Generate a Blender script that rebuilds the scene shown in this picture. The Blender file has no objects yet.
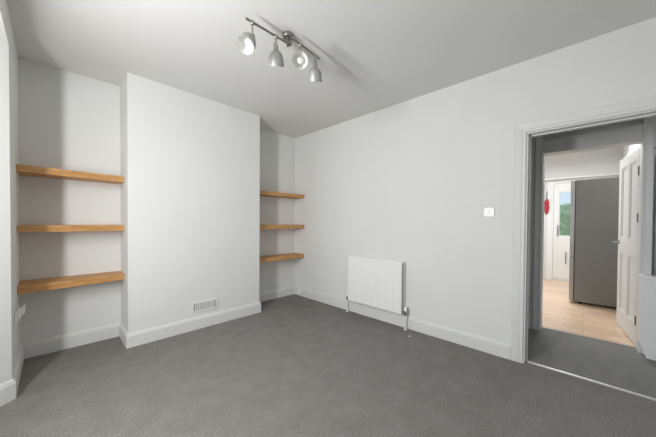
import bpy, bmesh, math, random
from math import sin, cos, pi, radians, atan2, hypot
from mathutils import Vector, Matrix
random.seed(4)
S = bpy.context.scene
COL = S.collection

# ------------------------------------------------------------------ room sizes (metres)
R, CH, BK = 2.8048, 3.0898, 3.4765      # right wall, chimney breast front, alcove back wall
XL, XR, LW, H = 0.4941, 1.9002, -0.1921, 2.5821
BAYY = 2.74                             # where the left wall ends and the bay begins
NEAR = -1.0                             # wall behind the camera
HX0, HX1 = 2.945, 3.80                  # hall: near face, far face
KX0, KX1 = 3.95, 7.35                   # kitchen
CAMZ = 1.2

# ------------------------------------------------------------------ materials
def nt(name):
    m = bpy.data.materials.new(name); m.use_nodes = True
    t = m.node_tree; b = t.nodes['Principled BSDF']
    return m, t, b

def rgb(r, g, b):
    f = lambda c: ((c/255+.055)/1.055)**2.4 if c/255 > .04045 else c/255/12.92
    return (f(r), f(g), f(b), 1)

def plain(name, col, rough=.5, metal=0, bump=0, bscale=200, var=0, vscale=3, spec=.5):
    m, t, b = nt(name)
    b.inputs['Base Color'].default_value = col
    b.inputs['Roughness'].default_value = rough
    b.inputs['Metallic'].default_value = metal
    b.inputs['Specular IOR Level'].default_value = spec
    tc = t.nodes.new('ShaderNodeTexCoord')
    if var:
        n = t.nodes.new('ShaderNodeTexNoise'); n.inputs['Scale'].default_value = vscale
        n.inputs['Detail'].default_value = 4
        t.links.new(tc.outputs['Object'], n.inputs['Vector'])
        r = t.nodes.new('ShaderNodeValToRGB')
        r.color_ramp.elements[0].position = .3; r.color_ramp.elements[1].position = .7
        r.color_ramp.elements[0].color = [c*(1-var) for c in col[:3]]+[1]
        r.color_ramp.elements[1].color = [min(1, c*(1+var)) for c in col[:3]]+[1]
        t.links.new(n.outputs['Fac'], r.inputs['Fac']); t.links.new(r.outputs['Color'], b.inputs['Base Color'])
    if bump:
        n = t.nodes.new('ShaderNodeTexNoise'); n.inputs['Scale'].default_value = bscale
        t.links.new(tc.outputs['Object'], n.inputs['Vector'])
        u = t.nodes.new('ShaderNodeBump'); u.inputs['Strength'].default_value = bump; u.inputs['Distance'].default_value = .002
        t.links.new(n.outputs['Fac'], u.inputs['Height']); t.links.new(u.outputs['Normal'], b.inputs['Normal'])
    return m

def carpet_mat(name, dark, light, stretch=(1, 1, 1)):
    m, t, b = nt(name)
    b.inputs['Roughness'].default_value = 1; b.inputs['Specular IOR Level'].default_value = .1
    tc = t.nodes.new('ShaderNodeTexCoord'); mp = t.nodes.new('ShaderNodeMapping'); mp.inputs['Scale'].default_value = stretch
    t.links.new(tc.outputs['Object'], mp.inputs['Vector'])
    a = t.nodes.new('ShaderNodeTexNoise'); a.inputs['Scale'].default_value = 130; a.inputs['Detail'].default_value = 5; a.inputs['Roughness'].default_value = .75
    c = t.nodes.new('ShaderNodeTexNoise'); c.inputs['Scale'].default_value = 7; c.inputs['Detail'].default_value = 6; c.inputs['Roughness'].default_value = .65
    for n in (a, c): t.links.new(mp.outputs['Vector'], n.inputs['Vector'])
    mix = t.nodes.new('ShaderNodeMath'); mix.operation = 'MULTIPLY_ADD'; mix.inputs[1].default_value = .16
    t.links.new(c.outputs['Fac'], mix.inputs[0]); t.links.new(a.outputs['Fac'], mix.inputs[2])
    r = t.nodes.new('ShaderNodeValToRGB')
    r.color_ramp.elements[0].position = .375; r.color_ramp.elements[1].position = .80
    r.color_ramp.elements[0].color = dark; r.color_ramp.elements[1].color = light
    t.links.new(mix.outputs[0], r.inputs['Fac']); t.links.new(r.outputs['Color'], b.inputs['Base Color'])
    u = t.nodes.new('ShaderNodeBump'); u.inputs['Strength'].default_value = .6; u.inputs['Distance'].default_value = .006
    t.links.new(a.outputs['Fac'], u.inputs['Height']); t.links.new(u.outputs['Normal'], b.inputs['Normal'])
    return m

def wood_mat(name, c1, c2, stretch, rough=.45, scale=6, planks=None):
    m, t, b = nt(name)
    b.inputs['Roughness'].default_value = rough
    tc = t.nodes.new('ShaderNodeTexCoord'); mp = t.nodes.new('ShaderNodeMapping'); mp.inputs['Scale'].default_value = stretch
    t.links.new(tc.outputs['Object'], mp.inputs['Vector'])
    n = t.nodes.new('ShaderNodeTexNoise'); n.inputs['Scale'].default_value = scale; n.inputs['Detail'].default_value = 6
    n.inputs['Distortion'].default_value = .6
    t.links.new(mp.outputs['Vector'], n.inputs['Vector'])
    r = t.nodes.new('ShaderNodeValToRGB')
    r.color_ramp.elements[0].position = .35; r.color_ramp.elements[1].position = .68
    r.color_ramp.elements[0].color = c1; r.color_ramp.elements[1].color = c2
    t.links.new(n.outputs['Fac'], r.inputs['Fac'])
    out = r.outputs['Color']
    if planks:
        mp2 = t.nodes.new('ShaderNodeMapping'); mp2.inputs['Rotation'].default_value = (0, 0, radians(90))
        t.links.new(tc.outputs['Object'], mp2.inputs['Vector'])
        bk = t.nodes.new('ShaderNodeTexBrick'); bk.inputs['Scale'].default_value = 1
        bk.inputs['Brick Width'].default_value = planks[0]; bk.inputs['Row Height'].default_value = planks[1]
        bk.inputs['Mortar Size'].default_value = .0025
        bk.inputs['Color1'].default_value = (.82, .82, .82, 1); bk.inputs['Color2'].default_value = (1, 1, 1, 1)
        bk.inputs['Mortar'].default_value = (.5, .45, .4, 1)
        t.links.new(mp2.outputs['Vector'], bk.inputs['Vector'])
        mx = t.nodes.new('ShaderNodeMix'); mx.data_type = 'RGBA'; mx.blend_type = 'MULTIPLY'; mx.inputs['Factor'].default_value = 1
        t.links.new(out, mx.inputs[6]); t.links.new(bk.outputs['Color'], mx.inputs[7]); out = mx.outputs[2]
    t.links.new(out, b.inputs['Base Color'])
    return m

PAINT = (.70, .705, .695, 1)
M = dict(
    wall=plain('wall_paint', PAINT, .85, bump=.05, bscale=120, var=.012, vscale=2.5, spec=.2),
    ceil=plain('ceiling_paint', (.69, .69, .68, 1), .9, var=.012, vscale=2, spec=.2),
    trim=plain('white_gloss_trim', (.675, .68, .67, 1), .45, var=.01, vscale=4, spec=.35),
    carpet=carpet_mat('grey_carpet', (.078, .075, .070, 1), (.375, .361, .342, 1)),
    hallcarpet=carpet_mat('hall_carpet', (.10, .098, .094, 1), (.40, .392, .375, 1), (.5, 1.6, 1)),
    oak=wood_mat('oak_veneer', rgb(172, 124, 70), rgb(206, 158, 102), (1.2, 14, 14), .5, 4),
    lam=wood_mat('oak_laminate', rgb(216, 180, 150), rgb(240, 214, 188), (9, .9, 1), .32, 5, planks=(1.2, .19)),
    radiator=plain('radiator_enamel', (.80, .80, .80, 1), .35, var=.005, vscale=5),
    fin=plain('radiator_fin', (.42, .42, .42, 1), .5, var=.02),
    chrome=plain('brushed_chrome', (.45, .445, .425, 1), .28, 1, var=.03, vscale=30),
    bar=plain('brushed_steel_bar', (.30, .295, .28, 1), .38, .85, var=.04, vscale=40),
    shade=plain('satin_grey_shade', (.40, .40, .39, 1), .42, .3, var=.02, vscale=20),
    shadein=plain('white_shade_inside', (.80, .80, .79, 1), .5, var=.01),
    bulb=plain('opal_bulb', (.75, .75, .73, 1), .35, var=.01),
    plastic=plain('white_plastic', (.84, .84, .83, 1), .35, var=.008, vscale=20),
    dark=plain('dark_gap', (.03, .03, .03, 1), .8, var=.1),
    greyp=plain('grey_plastic', (.25, .25, .25, 1), .5, var=.03),
    fridge=plain('fridge_graphite_steel', (.245, .247, .237, 1), .38, .3, var=.05, vscale=2.5),
    fridgedoor=plain('fridge_door_steel', (.50, .49, .48, 1), .32, .6, var=.03),
    upvc=plain('white_upvc', (.82, .83, .82, 1), .35, var=.006),
    red=plain('red_felt', rgb(176, 48, 62), .8, var=.15, vscale=30),
    pink=plain('pink_felt', rgb(232, 120, 125), .8, var=.1, vscale=30),
    cord=plain('dark_cord', rgb(70, 40, 40), .8, var=.1),
    alu=plain('aluminium_strip', (.55, .54, .52, 1), .4, .8, var=.03, vscale=30),
    leaf=plain('hedge_green', rgb(205, 242, 186), .7, var=.35, vscale=9),
    patio=plain('patio_stone', rgb(170, 165, 155), .8, var=.1, vscale=4),
    hinge=plain('dull_hinge', (.12, .12, .115, 1), .4, .6, var=.05),
)
def glass_mat():
    m = bpy.data.materials.new('clear_glass'); m.use_nodes = True; t = m.node_tree; t.nodes.clear()
    o = t.nodes.new('ShaderNodeOutputMaterial'); mx = t.nodes.new('ShaderNodeMixShader'); mx.inputs['Fac'].default_value = .06
    a = t.nodes.new('ShaderNodeBsdfTransparent'); a.inputs['Color'].default_value = (.96, .98, .97, 1)
    g = t.nodes.new('ShaderNodeBsdfGlossy'); g.inputs['Roughness'].default_value = .03
    t.links.new(a.outputs[0], mx.inputs[1]); t.links.new(g.outputs[0], mx.inputs[2]); t.links.new(mx.outputs[0], o.inputs['Surface'])
    return m
M['glass'] = glass_mat()

# ------------------------------------------------------------------ mesh helpers
def new(): return bmesh.new()

def box(bm, x0, x1, y0, y1, z0, z1, bev=0, mat=None, seg=2):
    t = bmesh.new()
    bmesh.ops.create_cube(t, size=1)
    for v in t.verts:
        v.co = Vector(((x0+x1)/2+v.co.x*(x1-x0), (y0+y1)/2+v.co.y*(y1-y0), (z0+z1)/2+v.co.z*(z1-z0)))
    if bev: bmesh.ops.bevel(t, geom=t.edges[:], offset=bev, segments=seg, profile=.5, affect='EDGES')
    if mat is not None: bmesh.ops.transform(t, matrix=mat, verts=t.verts)
    join(bm, t)

def join(bm, t):
    me = bpy.data.meshes.new('tmp'); t.to_mesh(me); t.free(); bm.from_mesh(me); bpy.data.meshes.remove(me)

def lathe(bm, prof, mat=None, seg=28, cap0=True, cap1=True):
    """prof: list of (r, z) revolved about z"""
    t = bmesh.new(); rings = []
    for r, z in prof:
        rings.append([t.verts.new((r*cos(2*pi*k/seg), r*sin(2*pi*k/seg), z)) for k in range(seg)])
    for a, b in zip(rings, rings[1:]):
        for k in range(seg): t.faces.new((a[k], a[(k+1) % seg], b[(k+1) % seg], b[k]))
    if cap0: t.faces.new(rings[0][::-1])
    if cap1: t.faces.new(rings[-1])
    if mat is not None: bmesh.ops.transform(t, matrix=mat, verts=t.verts)
    bmesh.ops.recalc_face_normals(t, faces=t.faces)
    join(bm, t)

def tube(bm, pts, r, seg=12):
    """round bar through points"""
    pts = [Vector(p) for p in pts]; t = bmesh.new(); rings = []
    prevu = None
    for i, p in enumerate(pts):
        d = (pts[min(i+1, len(pts)-1)]-pts[max(i-1, 0)]).normalized()
        u = prevu if prevu is not None else (Vector((0, 0, 1)) if abs(d.z) < .9 else Vector((1, 0, 0)))
        u = (u-d*u.dot(d)).normalized(); w = d.cross(u); prevu = u
        rings.append([t.verts.new(p+r*(cos(2*pi*k/seg)*u+sin(2*pi*k/seg)*w)) for k in range(seg)])
    for a, b in zip(rings, rings[1:]):
        for k in range(seg): t.faces.new((a[k], a[(k+1) % seg], b[(k+1) % seg], b[k]))
    t.faces.new(rings[0][::-1]); t.faces.new(rings[-1])
    bmesh.ops.recalc_face_normals(t, faces=t.faces); join(bm, t)

def sweep(bm, path, prof, mapf, only=None):
    """mitred sweep: path of 2-D points, prof of (offset to the right of travel, d); only = indices of the runs to emit"""
    P = [Vector(p) for p in path]; N = len(P)
    nrm = []
    for i in range(N-1):
        d = (P[i+1]-P[i]).normalized(); nrm.append(Vector((d.y, -d.x)))
    mit = []
    for i in range(N):
        if i == 0: mit.append(nrm[0])
        elif i == N-1: mit.append(nrm[-1])
        else:
            s = nrm[i-1]+nrm[i]; mit.append(s/(s.dot(nrm[i])))
    for i in range(N-1):
        if only is not None and i not in only: continue
        t = bmesh.new(); ra = []; rb = []
        for o, d in prof:
            a = P[i]+mit[i]*o; b = P[i+1]+mit[i+1]*o
            ra.append(t.verts.new(mapf(a.x, a.y, d))); rb.append(t.verts.new(mapf(b.x, b.y, d)))
        n = len(prof)
        for k in range(n): t.faces.new((ra[k], ra[(k+1) % n], rb[(k+1) % n], rb[k]))
        t.faces.new(ra[::-1]); t.faces.new(rb)
        bmesh.ops.recalc_face_normals(t, faces=t.faces); join(bm, t)

def prism(bm, poly, mapf, d0, d1):
    t = bmesh.new()
    a = [t.verts.new(mapf(p[0], p[1], d0)) for p in poly]; b = [t.verts.new(mapf(p[0], p[1], d1)) for p in poly]
    n = len(poly); t.faces.new(a[::-1]); t.faces.new(b)
    for k in range(n): t.faces.new((a[k], a[(k+1) % n], b[(k+1) % n], b[k]))
    bmesh.ops.recalc_face_normals(t, faces=t.faces); join(bm, t)

def obj(name, bm, mat, parent=None, smooth=False, angle=None):
    me = bpy.data.meshes.new(name); bm.to_mesh(me); bm.free()
    for m in (mat if isinstance(mat, (list, tuple)) else [mat]): me.materials.append(m)
    if smooth:
        for p in me.polygons: p.use_smooth = True
        me.set_sharp_from_angle(angle=radians(angle or 35))
    o = bpy.data.objects.new(name, me); COL.objects.link(o)
    if parent is not None: o.parent = parent
    return o

def struct(name, bm, mat, parent=None, label=None):
    o = obj(name, bm, mat, parent)
    if parent is None: o['kind'] = 'structure'
    return o

def thing(name, label, cat, loc=(0, 0, 0), group=None):
    o = bpy.data.objects.new(name, None); o.empty_display_size = .05; COL.objects.link(o)
    o.location = loc; o['label'] = label; o['category'] = cat
    if group: o['group'] = group
    return o

def simple(name, fn, mat, parent=None, **k):
    bm = new(); fn(bm); return obj(name, bm, mat, parent, **k)

# ------------------------------------------------------------------ shell of the room
T = .12
bm = new(); box(bm, LW-1.0, HX0-.075, NEAR-T, BK+T, -.08, 0); struct('floor', bm, M['carpet'])
bm = new(); box(bm, LW-1.0, HX0, NEAR-T, BK+T, H, H+.1); struct('ceiling', bm, M['ceil'])
bm = new(); box(bm, LW-T, R+.14, BK, BK+T, 0, H); struct('wall_back', bm, M['wall'])
bm = new(); box(bm, XL, XR, CH, BK, 0, H); struct('wall_chimney_breast', bm, M['wall'])
# right wall with the doorway
DY0, DY1, DH = -.41, .356, 1.957          # clear doorway
bm = new()
box(bm, R, HX0, DY1+.025, BK, 0, H); box(bm, R, HX0, NEAR, DY0-.025, 0, H); box(bm, R, HX0, DY0-.025, DY1+.025, DH+.025, H)
struct('wall_right', bm, M['wall'])
bm = new(); box(bm, LW-1.0, R+.14, NEAR-T, NEAR, 0, H); struct('wall_front', bm, M['wall'])
# left wall: alcove side, lintel over the bay opening, short near return
BY0 = -.75
LINT = 2.35
bm = new()
box(bm, LW-T, LW, BAYY+.10, BK, 0, H); box(bm, LW-T, LW, NEAR, BY0, 0, H)
prism(bm, [(LW, BAYY), (LW, BAYY+.101), (LW-T, BAYY+.101), (LW-T, BAYY-.09)], lambda a, b, d: (a, b, d), 0, H)
box(bm, LW-.10, LW, BY0, BAYY, LINT, H)
struct('wall_left', bm, M['wall'])
# splayed bay: far cheek, near cheek, front with three sash openings
BX = -.78
def bay_strip(bm, a, b, z0, z1, th=.1):
    a = Vector(a); b = Vector(b); d = (b-a).normalized(); n = Vector((-d.y, d.x))*th
    prism(bm, [a, b, b+n, a+n], lambda x, y, z: (x, y, z), z0, z1)
bm = new()
FARY = 2.28
bay_strip(bm, (BX, FARY), (LW-.001, BAYY-.0008), 0, H)
bay_strip(bm, (LW-.12, BY0), (BX, BY0+.42), 0, H)
SILL, HEAD = .55, 2.42
box(bm, BX-.1, BX, BY0+.42, FARY, 0, SILL); box(bm, BX-.1, BX, BY0+.42, FARY, HEAD, H)
sashes = [(-.25, .42), (.55, 1.12), (1.22, 2.18)]
ys = [BY0+.42]+[v for s in sashes for v in s]+[FARY]
for k in range(0, len(ys), 2): box(bm, BX-.1, BX, ys[k], ys[k+1], SILL, HEAD)
struct('wall_bay', bm, M['wall'])
for i, (a, b) in enumerate(sashes):
    bm = new()
    for q in ((a+.001, a+.045), (b-.045, b-.001)): box(bm, BX-.08, BX-.03, q[0], q[1], SILL+.001, HEAD-.001, .003)
    for q in ((SILL+.001, SILL+.06), (1.46, 1.50), (HEAD-.05, HEAD-.001)): box(bm, BX-.08, BX-.03, a+.045, b-.045, q[0], q[1], .003)
    w = struct('window_%d' % (i+1), bm, M['upvc'])
    for z0, z1 in ((SILL+.06, 1.46), (1.50, HEAD-.05)):
        bm = new(); box(bm, BX-.058, BX-.052, a+.045, b-.045, z0, z1); obj('pane', bm, M['glass'], w)

# baseboards (one mitred run, emitted wall by wall)
SK = [(0, 0), (.018, 0), (.018, .108), (.0165, .112), (.013, .116), (.013, .122), (.009, .130), (.004, .1345), (0, .1355)]
run = [(BX, FARY), (LW, BAYY), (LW, BK), (XL, BK), (XL, CH), (XR, CH), (XR, BK), (R, BK), (R, .4555)]
for nm, idx in (('baseboard_bay', [0]), ('baseboard_left', [1]), ('baseboard_back', [2, 6]), ('baseboard_chimney_breast', [3, 4, 5]), ('baseboard_right', [7])):
    bm = new(); sweep(bm, run, SK, lambda x, y, d: (x, y, d), idx); struct(nm, bm, M['trim'])

# living room doorway: architrave, lining with stop, threshold bar
AR = [(0, 0), (0, .012), (.004, .016), (.016, .016), (.020, .012), (.024, .016), (.052, .020), (.062, .022), (.066, .018), (.067, 0)]
def arch(bm, y0, y1, z1, x, sgn, z0=0, prof=AR):
    # travel so that 'outward' is to the right: up the y1 side ... path in (y, z)
    sweep(bm, [(y0, z0), (y0, z1), (y1, z1), (y1, z0)], [(-o, d) for o, d in prof], lambda a, b, d: (x+sgn*d, a, b))
bm = new(); arch(bm, DY0-.012, DY1+.012, DH+.010, R, -1, prof=[(o*1.3, d) for o, d in AR]); struct('trim_1', bm, M['trim'])
def lining(bm, x0, x1, y0, y1, z1, th=.025, z0=0):
    box(bm, x0, x1, y1, y1+th, z0, z1, .0015); box(bm, x0, x1, y0-th, y0, z0, z1, .0015); box(bm, x0, x1, y0-th, y1+th, z1, z1+th, .0015)
bm = new(); lining(bm, R, HX0, DY0, DY1, DH)
for a, b in ((DY1-.012, DY1), (DY0, DY0+.012)): box(bm, R+.055, R+.085, a, b, 0, DH, .001)
box(bm, R+.055, R+.085, DY0, DY1, DH-.012, DH, .001)
struct('trim_2', bm, M['trim'])
bm = new()
prism(bm, [(R+.030, 0), (R+.036, .006), (R+.060, .006), (R+.066, 0)], lambda a, b, d: (a, d, b), DY0+.013, DY1-.013)
struct('trim_3', bm, M['alu'])

# ------------------------------------------------------------------ hall
HY0, HY1 = -2.2, 2.6
bm = new(); box(bm, HX0-.075, KX0-.04, HY0, HY1, -.08, 0); struct('floor_hall', bm, M['hallcarpet'])
bm = new(); box(bm, HX0, KX0, HY0, HY1, H, H+.1); struct('ceiling_hall', bm, M['ceil'])
KY0, KY1, KH = -.372, .344, 1.975        # kitchen doorway
TR0, TR1 = 2.12, 2.46
bm = new()
box(bm, HX1, KX0, KY1+.025, HY1, 0, H); box(bm, HX1, KX0, -.445, KY0-.025, 0, H)
box(bm, HX1, KX0, KY0-.025, KY1+.025, TR1+.025, H)
box(bm, HX1, KX0, HY0, -.445, 1.9, H)      # over the dark recess beside the kitchen door
box(bm, HX1, KX0, HY0, -1.25, 0, 1.9)
struct('wall_hall_kitchen_side', bm, M['wall'])
bm = new(); box(bm, KX0, 4.75, -1.35, -1.25, 0, 1.9); box(bm, 4.65, 4.75, -1.25, -.60, 0, 1.9); box(bm, KX0, 4.75, -1.35, -.60, 1.9, 1.98)
struct('wall_recess', bm, M['wall'])
bm = new(); box(bm, KX0-.04, 4.75, -1.35, -.60, -.08, -.0005); struct('floor_recess', bm, M['hallcarpet'])
bm = new(); box(bm, HX0, KX0, HY1, HY1+.1, 0, H); struct('wall_hall_end', bm, M['wall'])
bm = new(); box(bm, HX0, KX0, HY0-.1, HY0, 0, H); struct('wall_hall_front', bm, M['wall'])
bm = new(); arch(bm, KY0-.002, KY1+.005, TR1+.005, HX1, -1, prof=[(o, d*.85) for o, d in AR]); struct('trim_4', bm, M['trim'])
bm = new(); lining(bm, HX1, KX0+.02, KY0, KY1, TR1)
box(bm, HX1-.004, KX0, KY0, KY1, KH, TR0, .004)      # transom bar
box(bm, HX1-.020, HX1-.004, KY0-.004, KY1+.004, TR0-.022, TR0, .003); box(bm, HX1+.10, HX1+.13, KY0, KY1, TR0, TR1)        # boarded panel over the bar
struct('trim_5', bm, M['trim'])
bm = new(); box(bm, KX0-.055, KX0-.02, KY0+.001, KY1-.001, 0, .005, .002); struct('trim_6', bm, M['greyp'])
bm = new(); sweep(bm, [(HX1, 2.55), (HX1, .4165)], [(o, d) for o, d in SK], lambda x, y, d: (2*HX1-x if False else x, y, d))
bm.free()
bm = new(); sweep(bm, [(HX1, .4165), (HX1, 2.55)], [(-o, d) for o, d in SK], lambda x, y, d: (x, y, d)); struct('baseboard_hall', bm, M['trim'])

# low white boxed cabinet by the kitchen doorway
t = thing('hall_cabinet', 'low white cabinet with a plain front against the right side of the kitchen doorway', 'cabinet', (3.70, -.6, 0))
bm = new(); prism(bm, [(-.366, .712), (-.366, .135), (-.408, .004), (-.86, .004), (-.86, .712)], lambda a, b, d: (d-3.70, a+.6, b), 3.664, 3.775); obj('body', bm, M['plastic'], t)
bm = new(); box(bm, 3.654-3.70, 3.778-3.70, -.87+.6, -.360+.6, .713, .737, .004); obj('top', bm, M['plastic'], t)
bm = new(); box(bm, 3.657-3.70, 3.6635-3.70, -.84+.6, -.425+.6, .15, .69, .003); obj('front_panel', bm, M['plastic'], t)

# ------------------------------------------------------------------ kitchen
bm = new(); box(bm, KX0-.04, KX1+.12, -.60, 1.9, -.08, -.0005); struct('floor_kitchen', bm, M['lam'])
bm = new(); box(bm, KX0, KX1+.12, -.70, 1.95, H+.02, H+.12); struct('ceiling_kitchen', bm, M['wall'])
bm = new(); box(bm, KX0, KX1, -.60, -.475, 0, H+.02); struct('wall_kitchen_right', bm, M['wall'])
bm = new(); box(bm, KX0, KX1, 1.85, 1.95, 0, H+.02); struct('wall_kitchen_left', bm, M['wall'])
BD0, BD1, BDH = -.40, .60, 2.107
bm = new(); box(bm, KX1, KX1+.12, BD1, 1.95, 0, H+.02); box(bm, KX1, KX1+.12, -.70, BD0, 0, H+.02); box(bm, KX1, KX1+.12, BD0, BD1, BDH, H+.02)
struct('wall_kitchen_far', bm, M['wall'])
bm = new(); box(bm, KX1-.10, KX1-.001, -.474, 1.849, BDH+.035, H+.019); struct('beam_kitchen', bm, M['wall'])
bm = new(); box(bm, KX1-.115, KX1-.001, -.474, 1.849, BDH+.005, BDH+.034, .004); struct('trim_7', bm, M['upvc'])
# glazed back door
d = bpy.data.objects.new('door_2', None); COL.objects.link(d); d['kind'] = 'structure'
d['label'] = 'white back door with a tall glass pane, at the far end of the kitchen'
L0, L1, LZ0, LZ1 = -.32, .4813, .04, 2.03
bm = new()
fw = BD1-L1-.004
box(bm, KX1+.005, KX1+.075, L1+.004, BD1-.001, 0, BDH-.001, .006); box(bm, KX1+.005, KX1+.075, BD0+.001, L0-.004, 0, BDH-.001, .006)
box(bm, KX1+.005, KX1+.075, L0-.004, L1+.004, LZ1+.004, BDH-.001, .006); box(bm, KX1+.005, KX1+.075, L0-.004, L1+.004, 0, LZ0-.004, .004)
obj('door_frame', bm, M['upvc'], d)
G0, G1, GZ0, GZ1 = -.22, .405, .93, 1.865
bm = new()
box(bm, KX1-.004, KX1+.06, G1, L1, LZ0, LZ1, .006); box(bm, KX1-.004, KX1+.06, L0, G0, LZ0, LZ1, .006)
box(bm, KX1-.004, KX1+.06, G0, G1, GZ1, LZ1, .004); box(bm, KX1-.004, KX1+.06, G0, G1, LZ0, GZ0, .004)
lf = obj('door_leaf', bm, M['upvc'], d)
bm = new()
for q in ((G0, G0+.02, GZ0, GZ1), (G1-.02, G1, GZ0, GZ1), (G0+.02, G1-.02, GZ0, GZ0+.02), (G0+.02, G1-.02, GZ1-.02, GZ1)): box(bm, KX1+.0, KX1+.03, *q, .004)
obj('glazing_bead', bm, M['upvc'], lf)
bm = new(); box(bm, KX1+.035, KX1+.045, G0, G1, GZ0, GZ1); obj('pane', bm, M['glass'], lf)
bm = new(); box(bm, KX1-.014, KX1-.005, .40, .425, .93, 1.17, .004); tube(bm, [(KX1-.012, .412, 1.06), (KX1-.05, .412, 1.06), (KX1-.052, .34, 1.055)], .009)
obj('handle', bm, M['greyp'], lf, smooth=True)
bm = new(); tube(bm, [(KX1-.006, .279, .60), (KX1-.035, .279, .60), (KX1-.035, .279, .38), (KX1-.006, .279, .38)], .010); obj('pull_bar', bm, M['greyp'], lf, smooth=True)

# garden seen through the back door
bm = new(); box(bm, KX1+.12, 12.5, -3.5, 3.5, -.14, -.06); struct('ground_outside', bm, M['patio'])
bm = new()
bmesh.ops.create_grid(bm, x_segments=90, y_segments=40, size=1)
for v in bm.verts:
    v.co = Vector((0, v.co.x*2.6, (v.co.y+1)/2))
bm.free(); bm = new()
for k in range(900):
    y = random.uniform(-1.6, 1.6); z = random.uniform(0, 1.72) ; x = 9.6+random.uniform(0, .5)
    r = random.uniform(.07, .14)
    n = Vector((random.gauss(0, 1), random.gauss(0, 1), random.gauss(0, 1))).normalized(); a = n.orthogonal().normalized(); b = n.cross(a)
    c = Vector((x, y, z+.0)); vs = [bm.verts.new(c+a*r), bm.verts.new(c+b*r*.55), bm.verts.new(c-a*r), bm.verts.new(c-b*r*.55)]
    bm.faces.new(vs)
box(bm, 9.75, 10.0, -1.6, 1.6, -.06, 1.72)
o = obj('garden_hedge', bm, M['leaf']); o['kind'] = 'stuff'; o['label'] = 'green garden hedge outside the glazed back door'; o['category'] = 'hedge'

# panelled door standing open into the kitchen
hx, hy = 3.985, -.372
ang = atan2(.085, .745)
dr = bpy.data.objects.new('door_1', None); COL.objects.link(dr); dr['kind'] = 'structure'
dr['label'] = 'white four-panel door standing open into the kitchen'
dr.location = (hx, hy, 0); dr.rotation_euler = (0, 0, ang)
Wd, Hd, Td = .745, 1.955, .036
bm = new()
def db(a, b, z0, z1, y0=-Td, y1=0, bev=.002): box(bm, a, b, y0, y1, z0, z1, bev)
st, mu = .10, .09
db(0, st, .008, Hd); db(Wd-st, Wd, .008, Hd)
rails = [(.008, .21), (.86, 1.04), (Hd-.115, Hd)]
for a, b in rails: db(st, Wd-st, a, b)
m0, m1 = Wd/2-mu/2, Wd/2+mu/2
for a, b in ((.21, .86), (1.04, Hd-.115)):
    db(m0, m1, a, b)
    for p, q in ((st, m0), (m1, Wd-st)):
        db(p, q, a, b, -Td+.014, -.014, 0)
        g = .018
        for (c0, c1, e0, e1) in ((p, p+g, a, b), (q-g, q, a, b), (p+g, q-g, a, a+g), (p+g, q-g, b-g, b)): db(c0, c1, e0, e1, -.014, -.006, .003)
dl = obj('door_leaf', bm, M['trim'], dr)
hd = bpy.data.objects.new('handle', None)
bm = new()
rot = Matrix.Rotation(radians(-90), 4, 'X')
lathe(bm, [(.025, 0), (.025, .006), (.022, .009)], Matrix.Translation((Wd-.06, 0, .985)) @ rot, 20)
tube(bm, [(Wd-.06, .008, .985), (Wd-.06, .045, .985), (Wd-.066, .053, .985), (Wd-.18, .055, .985)], .009)
o = obj('handle', bm, M['chrome'], dl, smooth=True); o['label'] = 'chrome lever handle'
for z in (1.72, 1.26, .25):
    bm = new(); tube(bm, [(-.007, .004, z-.045), (-.007, .004, z+.045)], .006); box(bm, -.006, -.0005, -.03, .002, z-.045, z+.045)
    obj('hinge', bm, M['hinge'], dl)

# fridge freezer
FX, FD0, FD1, FY0 = 5.45, .114, .165, -.46
t = thing('fridge_freezer', 'tall grey fridge freezer seen side-on in the kitchen', 'fridge', (FX+.3, -.15, 0))
lx = lambda x: x-(FX+.3)
ly = lambda y: y+.15
bm = new(); box(bm, lx(FX), lx(FX+.6), ly(FY0), ly(FD0-.008), .035, 1.85, .006); obj('body', bm, M['fridge'], t)
for z0, z1 in ((.05, .70), (.706, 1.85)):
    bm = new(); box(bm, lx(FX), lx(FX+.6), ly(FD0), ly(FD1), z0, z1, .008); o = obj('door', bm, M['fridgedoor'], t)
bm = new(); box(bm, lx(FX+.01), lx(FX+.59), ly(FD0-.008), ly(FD0),   .06, 1.84); obj('gasket', bm, M['dark'], t)
for x, y in ((.05, .05), (.55, .05), (.05, .5), (.55, .5)):
    bm = new(); lathe(bm, [(.018, 0), (.018, .02), (.012, .022), (.012, .036)], Matrix.Translation((lx(FX+x), ly(FY0+y), 0)), 12); obj('foot', bm, M['dark'], t)

# red hanging ornament by the back door
ox, oy = KX1-.03, .595
t = thing('hanging_ornament', 'small red hanging ornament on the kitchen wall left of the back door', 'ornament', (ox, oy, 1.4))
bm = new(); tube(bm, [(0, 0, .30), (0, 0, .40), (.02, .0, .47)], .006); tube(bm, [(.02, 0, .47), (.029, 0, .47)], .009); obj('cord', bm, M['cord'], t)
bm = new(); lathe(bm, [(.004, .33), (.03, .30), (.048, .25), (.05, .215), (.035, .195), (.01, .19)], None, 16)
bmesh.ops.scale(bm, vec=(.5, .85, 1), verts=bm.verts); obj('upper_pad', bm, M['red'], t, smooth=True)
bm = new(); lathe(bm, [(.012, .188), (.05, .178), (.052, .13), (.04, .06), (.02, .01), (.006, 0)], None, 16)
bmesh.ops.scale(bm, vec=(.5, .85, 1), verts=bm.verts); obj('lower_pad', bm, M['red'], t, smooth=True)

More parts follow.
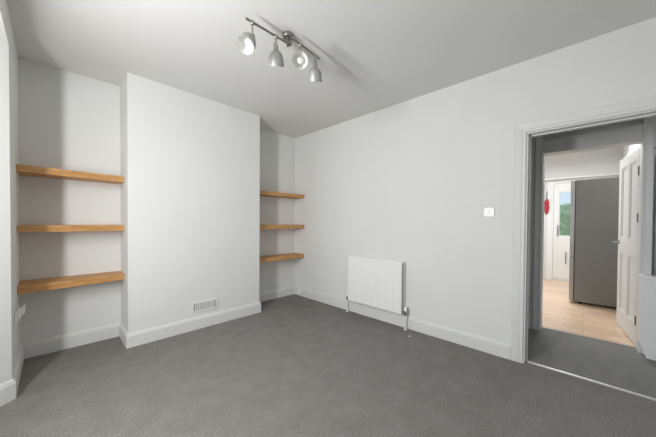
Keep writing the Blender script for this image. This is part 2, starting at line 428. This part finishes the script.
# ------------------------------------------------------------------ floating shelves
def shelf(x0, x1, ztop, label, group, th=.055, y0=3.23, skew=0):
    xm = (x0+x1)/2
    bm = new(); box(bm, x0-xm, x1-xm, y0-BK, -.001, -th, 0, .003)
    for v in bm.verts:
        if v.co.y < -.1: v.co.y += skew*(v.co.x/(x1-xm))
    o = obj('floating_shelf', bm, M['oak']); o.location = (xm, BK, ztop)
    o['label'] = label; o['category'] = 'shelf'; o['group'] = group
for z, w, th in ((1.632, 'highest of the three oak floating shelves in the wide-lit alcove left of the chimney breast', .056),
             (1.156, 'middle oak floating shelf in the alcove left of the chimney breast', .056),
             (.678, 'lowest oak floating shelf in the left alcove, above the plugged-in wall socket', .060)):
    shelf(LW+.001, XL-.001, z, w.replace('wide-lit ', ''), 'oak shelves in the left alcove', th, 3.215, .045)
for z, w, th in ((1.628, 'highest oak floating shelf in the right alcove between chimney breast and radiator wall', .05),
             (1.152, 'middle oak floating shelf in the right alcove beside the radiator wall', .058),
             (.684, 'lowest oak floating shelf in the right alcove near the radiator', .056)):
    shelf(XR+.001, R-.001, z, w, 'oak shelves in the right alcove', th)

# ------------------------------------------------------------------ radiator (double panel, on the right wall)
RY0, RY1, RZ0, RZ1 = 1.466, 2.243, .168, .757
t = thing('radiator', 'white double-panel radiator on the wall right of the chimney breast', 'radiator', (R, (RY0+RY1)/2, 0))
rx = lambda x: x-R
ry = lambda y: y-(RY0+RY1)/2
def flat_panel(bm, xf, xb):
    n = 23; w = RY1-RY0; ysm = []
    p = (w-.05)/n
    zs = [RZ0, RZ0+.004, RZ0+.022, RZ0+.034, RZ1-.034, RZ1-.022, RZ1-.004, RZ1]
    inset = [.006, .001, 0, 1, 1, 0, .001, .006]
    yy = [(RY0, 'e'), (RY0+.004, 'f'), (RY0+.025, 'f')]
    for k in range(n):
        a = RY0+.025+k*p
        yy += [(a+p*.1, 'f'), (a+p*.3, 'g'), (a+p*.7, 'g'), (a+p*.9, 'f')]
    yy += [(RY1-.025, 'f'), (RY1-.004, 'f'), (RY1, 'e')]
    grid = []
    for z, i in zip(zs, inset):
        row = []
        for y, c in yy:
            dx = (.006 if c == 'e' else 0)
            if i == 1: dx = dx+(.003 if c == 'g' else 0)
            else: dx = max(dx, i)
            row.append(bm.verts.new((rx(xf+dx), ry(y), z)))
        grid.append(row)
    for a, b in zip(grid, grid[1:]):
        for k in range(len(yy)-1): bm.faces.new((a[k], a[k+1], b[k+1], b[k]))
    # sides and back
    back = [bm.verts.new((rx(xb), ry(y), z)) for y, z in ((RY0, RZ0), (RY1, RZ0), (RY1, RZ1), (RY0, RZ1))]
    bm.faces.new([back[0], back[3], back[2], back[1]])
    bm.faces.new([r[0] for r in grid]+[back[3], back[0]])
    bm.faces.new([back[1], back[2]]+[r[-1] for r in grid][::-1])
    bm.faces.new([grid[0][k] for k in range(len(yy))][::-1]+[back[0], back[1]])
    bm.faces.new([grid[-1][k] for k in range(len(yy))]+[back[2], back[3]])
    bmesh.ops.recalc_face_normals(bm, faces=bm.faces)
bm = new(); flat_panel(bm, R-.100, R-.084); obj('front_panel', bm, M['radiator'], t)
bm = new(); flat_panel(bm, R-.038, R-.022); obj('rear_panel', bm, M['radiator'], t)
bm = new()
k = RY0+.03
while k < RY1-.03:
    box(bm, rx(R-.083), rx(R-.039), ry(k), ry(k+.0015), RZ0+.05, RZ1-.03); k += .022
f = obj('convector_fin', bm, M['fin'], t); 
for z in (RZ0+.02, RZ1-.02):
    for y in (RY0+.02, RY1-.02):
        bm = new(); tube(bm, [(rx(R-.086), ry(y), z), (rx(R-.036), ry(y), z)], .015); obj('connector', bm, M['radiator'], t, smooth=True)
for y in (RY0+.15, RY1-.15):
    bm = new(); box(bm, rx(R-.0215), rx(R-.001), ry(y-.015), ry(y+.015), RZ0+.06, RZ1-.08, .002); obj('wall_bracket', bm, M['radiator'], t)
def valve(y, sgn):
    yv = y+sgn*.035
    bm = new(); tube(bm, [(rx(R-.064), ry(y-sgn*.005), RZ0+.025), (rx(R-.064), ry(yv), RZ0+.025)], .009)
    lathe(bm, [(.012, -.035), (.014, -.03), (.014, .012), (.010, .016)], Matrix.Translation((rx(R-.064), ry(yv), RZ0+.025)), 14)
    v = obj('valve', bm, M['chrome'], t, smooth=True); v['label'] = 'chrome radiator valve'
    bm = new(); lathe(bm, [(.012, .016), (.017, .02), (.017, .055), (.013, .062)], Matrix.Translation((rx(R-.064), ry(yv), RZ0+.025)), 16); obj('valve_cap', bm, M['plastic'], v, smooth=True)
    bm = new(); tube(bm, [(rx(R-.064), ry(yv), RZ0-.012), (rx(R-.064), ry(yv), .002)], .0075)
    lathe(bm, [(.019, .001), (.019, .005), (.010, .009)], Matrix.Translation((rx(R-.064), ry(yv), 0)), 16)
    obj('pipe', bm, M['radiator'], v, smooth=True)
valve(RY0, -1); valve(RY1, 1)

# ------------------------------------------------------------------ small fittings
# light switch
SY, SZ = .6395, 1.2995
t = thing('light_switch', 'white square light switch on the wall left of the doorway', 'light switch', (R, SY, SZ))
bm = new(); box(bm, -.009, -.0005, -.043, .043, -.043, .043, .004); obj('plate', bm, M['plastic'], t)
bm = new(); box(bm, -.013, -.0085, -.009, .009, -.017, .017, .002, Matrix.Rotation(radians(5), 4, 'Y')); obj('rocker', bm, M['plastic'], t)
for y in (-.030, .030):
    bm = new(); lathe(bm, [(.004, 0), (.004, .0006)], Matrix.Translation((-.009, y, 0)) @ Matrix.Rotation(radians(-90), 4, 'Y'), 10); obj('screw', bm, M['chrome'], t)

# plaster air vent on the chimney breast
V0, V1, VZ0, VZ1 = 1.062, 1.335, .188, .300
t = thing('air_vent', 'white slotted air vent low on the chimney breast', 'vent', ((V0+V1)/2, CH, VZ0))
w, h = V1-V0, VZ1-VZ0
bm = new()
box(bm, -w/2, -w/2+.018, -.011, -.001, 0, h, .002); box(bm, w/2-.018, w/2, -.011, -.001, 0, h, .002)
box(bm, -w/2+.018, w/2-.018, -.011, -.001, 0, .017, .002); box(bm, -w/2+.018, w/2-.018, -.011, -.001, h-.017, h, .002)
obj('frame', bm, M['wall'], t)
bm = new(); n = 13
for k in range(1, n):
    x = -w/2+.018+(w-.036)*k/n; box(bm, x-.0060, x+.0060, -.009, -.003, .017, h-.017, .0015)
obj('grille', bm, M['wall'], t)
bm = new(); box(bm, -w/2+.01, w/2-.01, -.0026, -.0008, .008, h-.008); obj('backing', bm, M['greyp'], t)

# wall socket with plugged-in adaptor, left alcove
t = thing('wall_socket', 'white wall socket with a plug-in adaptor, left wall under the lowest shelf', 'socket', (LW, 3.02, .485))
bm = new(); box(bm, .0005, .010, -.073, .073, -.043, .043, .004); obj('plate', bm, M['plastic'], t)
for y in (-.045, .045):
    bm = new(); box(bm, .009, .0125, y-.006, y+.006, .018, .032, .0015); obj('rocker', bm, M['plastic'], t)
bm = new(); box(bm, .0102, .026, .006, .064, -.022, .050, .006)
prism(bm, [(.025, .048), (.046, .070), (.046, .012), (.025, -.010)], lambda a, b, d: (a, d, b), .010, .060)
obj('adaptor', bm, M['plastic'], t)

# telephone box on the baseboard in the right alcove corner
t = thing('junction_box', 'small white junction box on the baseboard in the corner under the right alcove shelves', 'junction box', (R-.0182, 3.315, .062))
bm = new(); box(bm, -.026, -.0005, -.036, .036, -.032, .032, .005); obj('cover', bm, M['plastic'], t)
bm = new(); tube(bm, [(-.008, .037, -.01), (-.008, .10, -.045), (-.008, .125, -.05)], .003, 8); obj('cable', bm, M['plastic'], t, smooth=True)

# chip on the carpet
bm = new(); bmesh.ops.create_icosphere(bm, subdivisions=2, radius=1)
for v in bm.verts: v.co = Vector((v.co.x*.013+.002*sin(9*v.co.y), v.co.y*.009+.0015*sin(7*v.co.x), max(v.co.z, -.6)*.005+.003))
o = obj('plaster_chip', bm, M['plastic'], None, smooth=True); o.location = (2.6058, 1.3114, 0)
o['label'] = 'tiny white plaster chip on the grey carpet below the right radiator valve'; o['category'] = 'chip'

# ------------------------------------------------------------------ ceiling spotlight bar
t = thing('ceiling_spotlight_bar', 'brushed steel spotlight bar with four grey shades on the ceiling', 'ceiling light', (1.2154, 1.6, H))
P0 = Vector((1.2154, 1.6, H))
bm = new(); lathe(bm, [(.040, -.0005), (.040, -.018), (.036, -.026), (.030, -.028)], None, 28); obj('ceiling_rose', bm, M['bar'], t, smooth=True)
bm = new(); tube(bm, [(0, 0, -.028), (0, 0, -.088)], .009); tube(bm, [(-.012, -.02, -.080), (.012, -.02, -.080)], .012); obj('stem', bm, M['bar'], t, smooth=True)
rods = [((.87, 1.584, 2.502), (1.1886+.006, 1.581, 2.502)), ((1.1853, 1.514, 2.502), (1.489, 1.544, 2.502))]
rods = [(Vector(a)-P0, Vector(b)-P0) for a, b in rods]
for a, b in rods:
    bm = new(); tube(bm, [a, b], .008, 14); obj('rod', bm, M['bar'], t, smooth=True)
bm = new(); tube(bm, [rods[0][1]-Vector((.02, 0, 0)), Vector((0, -.04, -.08)), rods[1][0]+Vector((.02, 0, 0))], .007); obj('pivot', bm, M['bar'], t, smooth=True)

def head(name_pos, direction, drop=.035):
    """rod point, pointing direction (towards which the shade opens)"""
    a = Vector(name_pos); d = Vector(direction).normalized()
    bm = new()
    tube(bm, [a, a+Vector((0, 0, -drop))], .006); lathe(bm, [(.011, -.014), (.013, -.011), (.013, .010), (.011, .013)], Matrix.Translation(a+Vector((0, 0, -.004))), 16)
    k = a+Vector((0, 0, -drop))
    side = d.cross(Vector((0, 0, 1)));
    side = side.normalized() if side.length > .05 else Vector((1, 0, 0))
    tube(bm, [k-side*.013, k+side*.013], .013)
    arm = obj('spot_arm', bm, M['chrome'], t, smooth=True)
    q = d.to_track_quat('Z', 'Y').to_matrix().to_4x4()
    Mx = Matrix.Translation(k) @ q @ Matrix.Scale(1.13, 4)
    bm = new(); lathe(bm, [(.009, -.004), (.014, .004), (.015, .030), (.018, .036)], Mx, 18); obj('lamp_holder', bm, M['chrome'], arm, smooth=True)
    bm = new()
    lathe(bm, [(.0175, .034), (.029, .039), (.0385, .050), (.0455, .068), (.0490, .090), (.0505, .118), (.0490, .118)], Mx, 32, True, False)
    sh = obj('lamp_shade', bm, M['shade'], arm, smooth=True)
    bm = new()
    lathe(bm, [(.0490, .118), (.0475, .090), (.0440, .069), (.0370, .052), (.028, .042), (.004, .038)], Mx, 32, False, False)
    obj('shade_lining', bm, M['shadein'], sh, smooth=True)
    bm = new(); lathe(bm, [(.010, .040), (.012, .050), (.017, .064), (.0185, .072), (.016, .081), (.008, .087), (.001, .088)], Mx, 20); obj('bulb', bm, M['bulb'], arm, smooth=True)
cam = Vector((0, 0, CAMZ))-P0
def on(i, f): return rods[i][0].lerp(rods[i][1], f)
left = Vector((-.69, .72, 0))
h = on(0, .14); head(h, (cam-h).normalized()*.76+left*.36+Vector((0, 0, -.42)), .09)
head(on(0, .70), Vector((.30, .38, -.87)), .058)
h = on(1, .27); head(h, (cam-h).normalized()+left*.0+Vector((0, 0, .05)), .12)
head(on(1, .84), Vector((.30, .36, -.87)), .05)

# ------------------------------------------------------------------ light
def area(name, loc, size, energy, direction, color=(1, 1, 1), spread=180):
    l = bpy.data.lights.new(name, 'AREA'); l.shape = 'RECTANGLE'; l.size, l.size_y = size; l.energy = energy; l.color = color; l.spread = radians(spread)
    o = bpy.data.objects.new(name, l); COL.objects.link(o); o.location = loc
    o.rotation_euler = Vector(direction).to_track_quat('-Z', 'Y').to_euler()
    return o
area('window_daylight', (-.72, 1.32, 1.58), (.22, 1.30), 58, (1, .16, -.02), (1, .995, .985))
area('window_skylight', (BX+.05, .75, 1.5), (2.6, 1.7), 9, (1, .0, .1), (1, 1, 1))
area('kitchen_ceiling_fill', (5.75, .46, H-.02), (.6, .5), 48, (-.1, .0, -1), (.95, .98, 1))  # added lamp brightening the kitchen from above; the ceiling has no opening
area('kitchen_side_fill', (5.6, 1.83, 1.5), (2.0, 1.4), 5, (0, -1, 0), (.95, .98, 1))  # added fill lamp in front of the closed left wall, no window behind it

w = bpy.data.worlds.new('World'); S.world = w; w.use_nodes = True
T_ = w.node_tree; bg = T_.nodes['Background']; bg.inputs['Strength'].default_value = 1.0
tc = T_.nodes.new('ShaderNodeTexCoord'); sp = T_.nodes.new('ShaderNodeSeparateXYZ'); rp = T_.nodes.new('ShaderNodeValToRGB')
T_.links.new(tc.outputs['Generated'], sp.inputs[0]); T_.links.new(sp.outputs['Z'], rp.inputs['Fac']); T_.links.new(rp.outputs['Color'], bg.inputs['Color'])
e = rp.color_ramp.elements          # grey ground haze below the horizon, pale sky above
e[0].position = 0; e[0].color = (.22, .22, .21, 1); e[1].position = 1; e[1].color = (.50, .66, .95, 1)
x = e.new(.02); x.color = (.66, .80, .98, 1); x = e.new(.3); x.color = (.70, .80, .95, 1)

# ------------------------------------------------------------------ camera
f, yaw, cy, roll, pitch = 266.366, 0.80303, 225.6165, -0.0068, -0.0138
def ray(u, v):
    a = (u-328)/f; b = (cy-v)/f
    r = a*cos(roll)+b*sin(roll); u2 = -a*sin(roll)+b*cos(roll)
    d = cos(pitch)-u2*sin(pitch); uu = sin(pitch)+u2*cos(pitch)
    return Vector((d*sin(yaw)+r*cos(yaw), d*cos(yaw)-r*sin(yaw), uu))
fw = ray(328, cy).normalized(); rt = (ray(329, cy)-ray(327, cy)).normalized(); up = (ray(328, cy-1)-ray(328, cy+1)).normalized()
cd = bpy.data.cameras.new('Camera'); co = bpy.data.objects.new('Camera', cd); COL.objects.link(co)
cd.sensor_fit = 'HORIZONTAL'; cd.sensor_width = 36; cd.lens = f/656*36; cd.shift_y = (cy-218.5)/656; cd.clip_start = .02
m = Matrix((rt, up, -fw)).transposed().to_4x4(); m.translation = (0, 0, CAMZ); co.matrix_world = m
S.camera = co

S.view_settings.view_transform = 'Standard'; S.view_settings.look = 'None'; S.view_settings.gamma = 1; S.view_settings.use_curve_mapping = False
S.view_settings.exposure = .1
c = S.cycles
c.use_denoising = True; c.max_bounces = 14; c.diffuse_bounces = 8; c.sample_clamp_indirect = 5
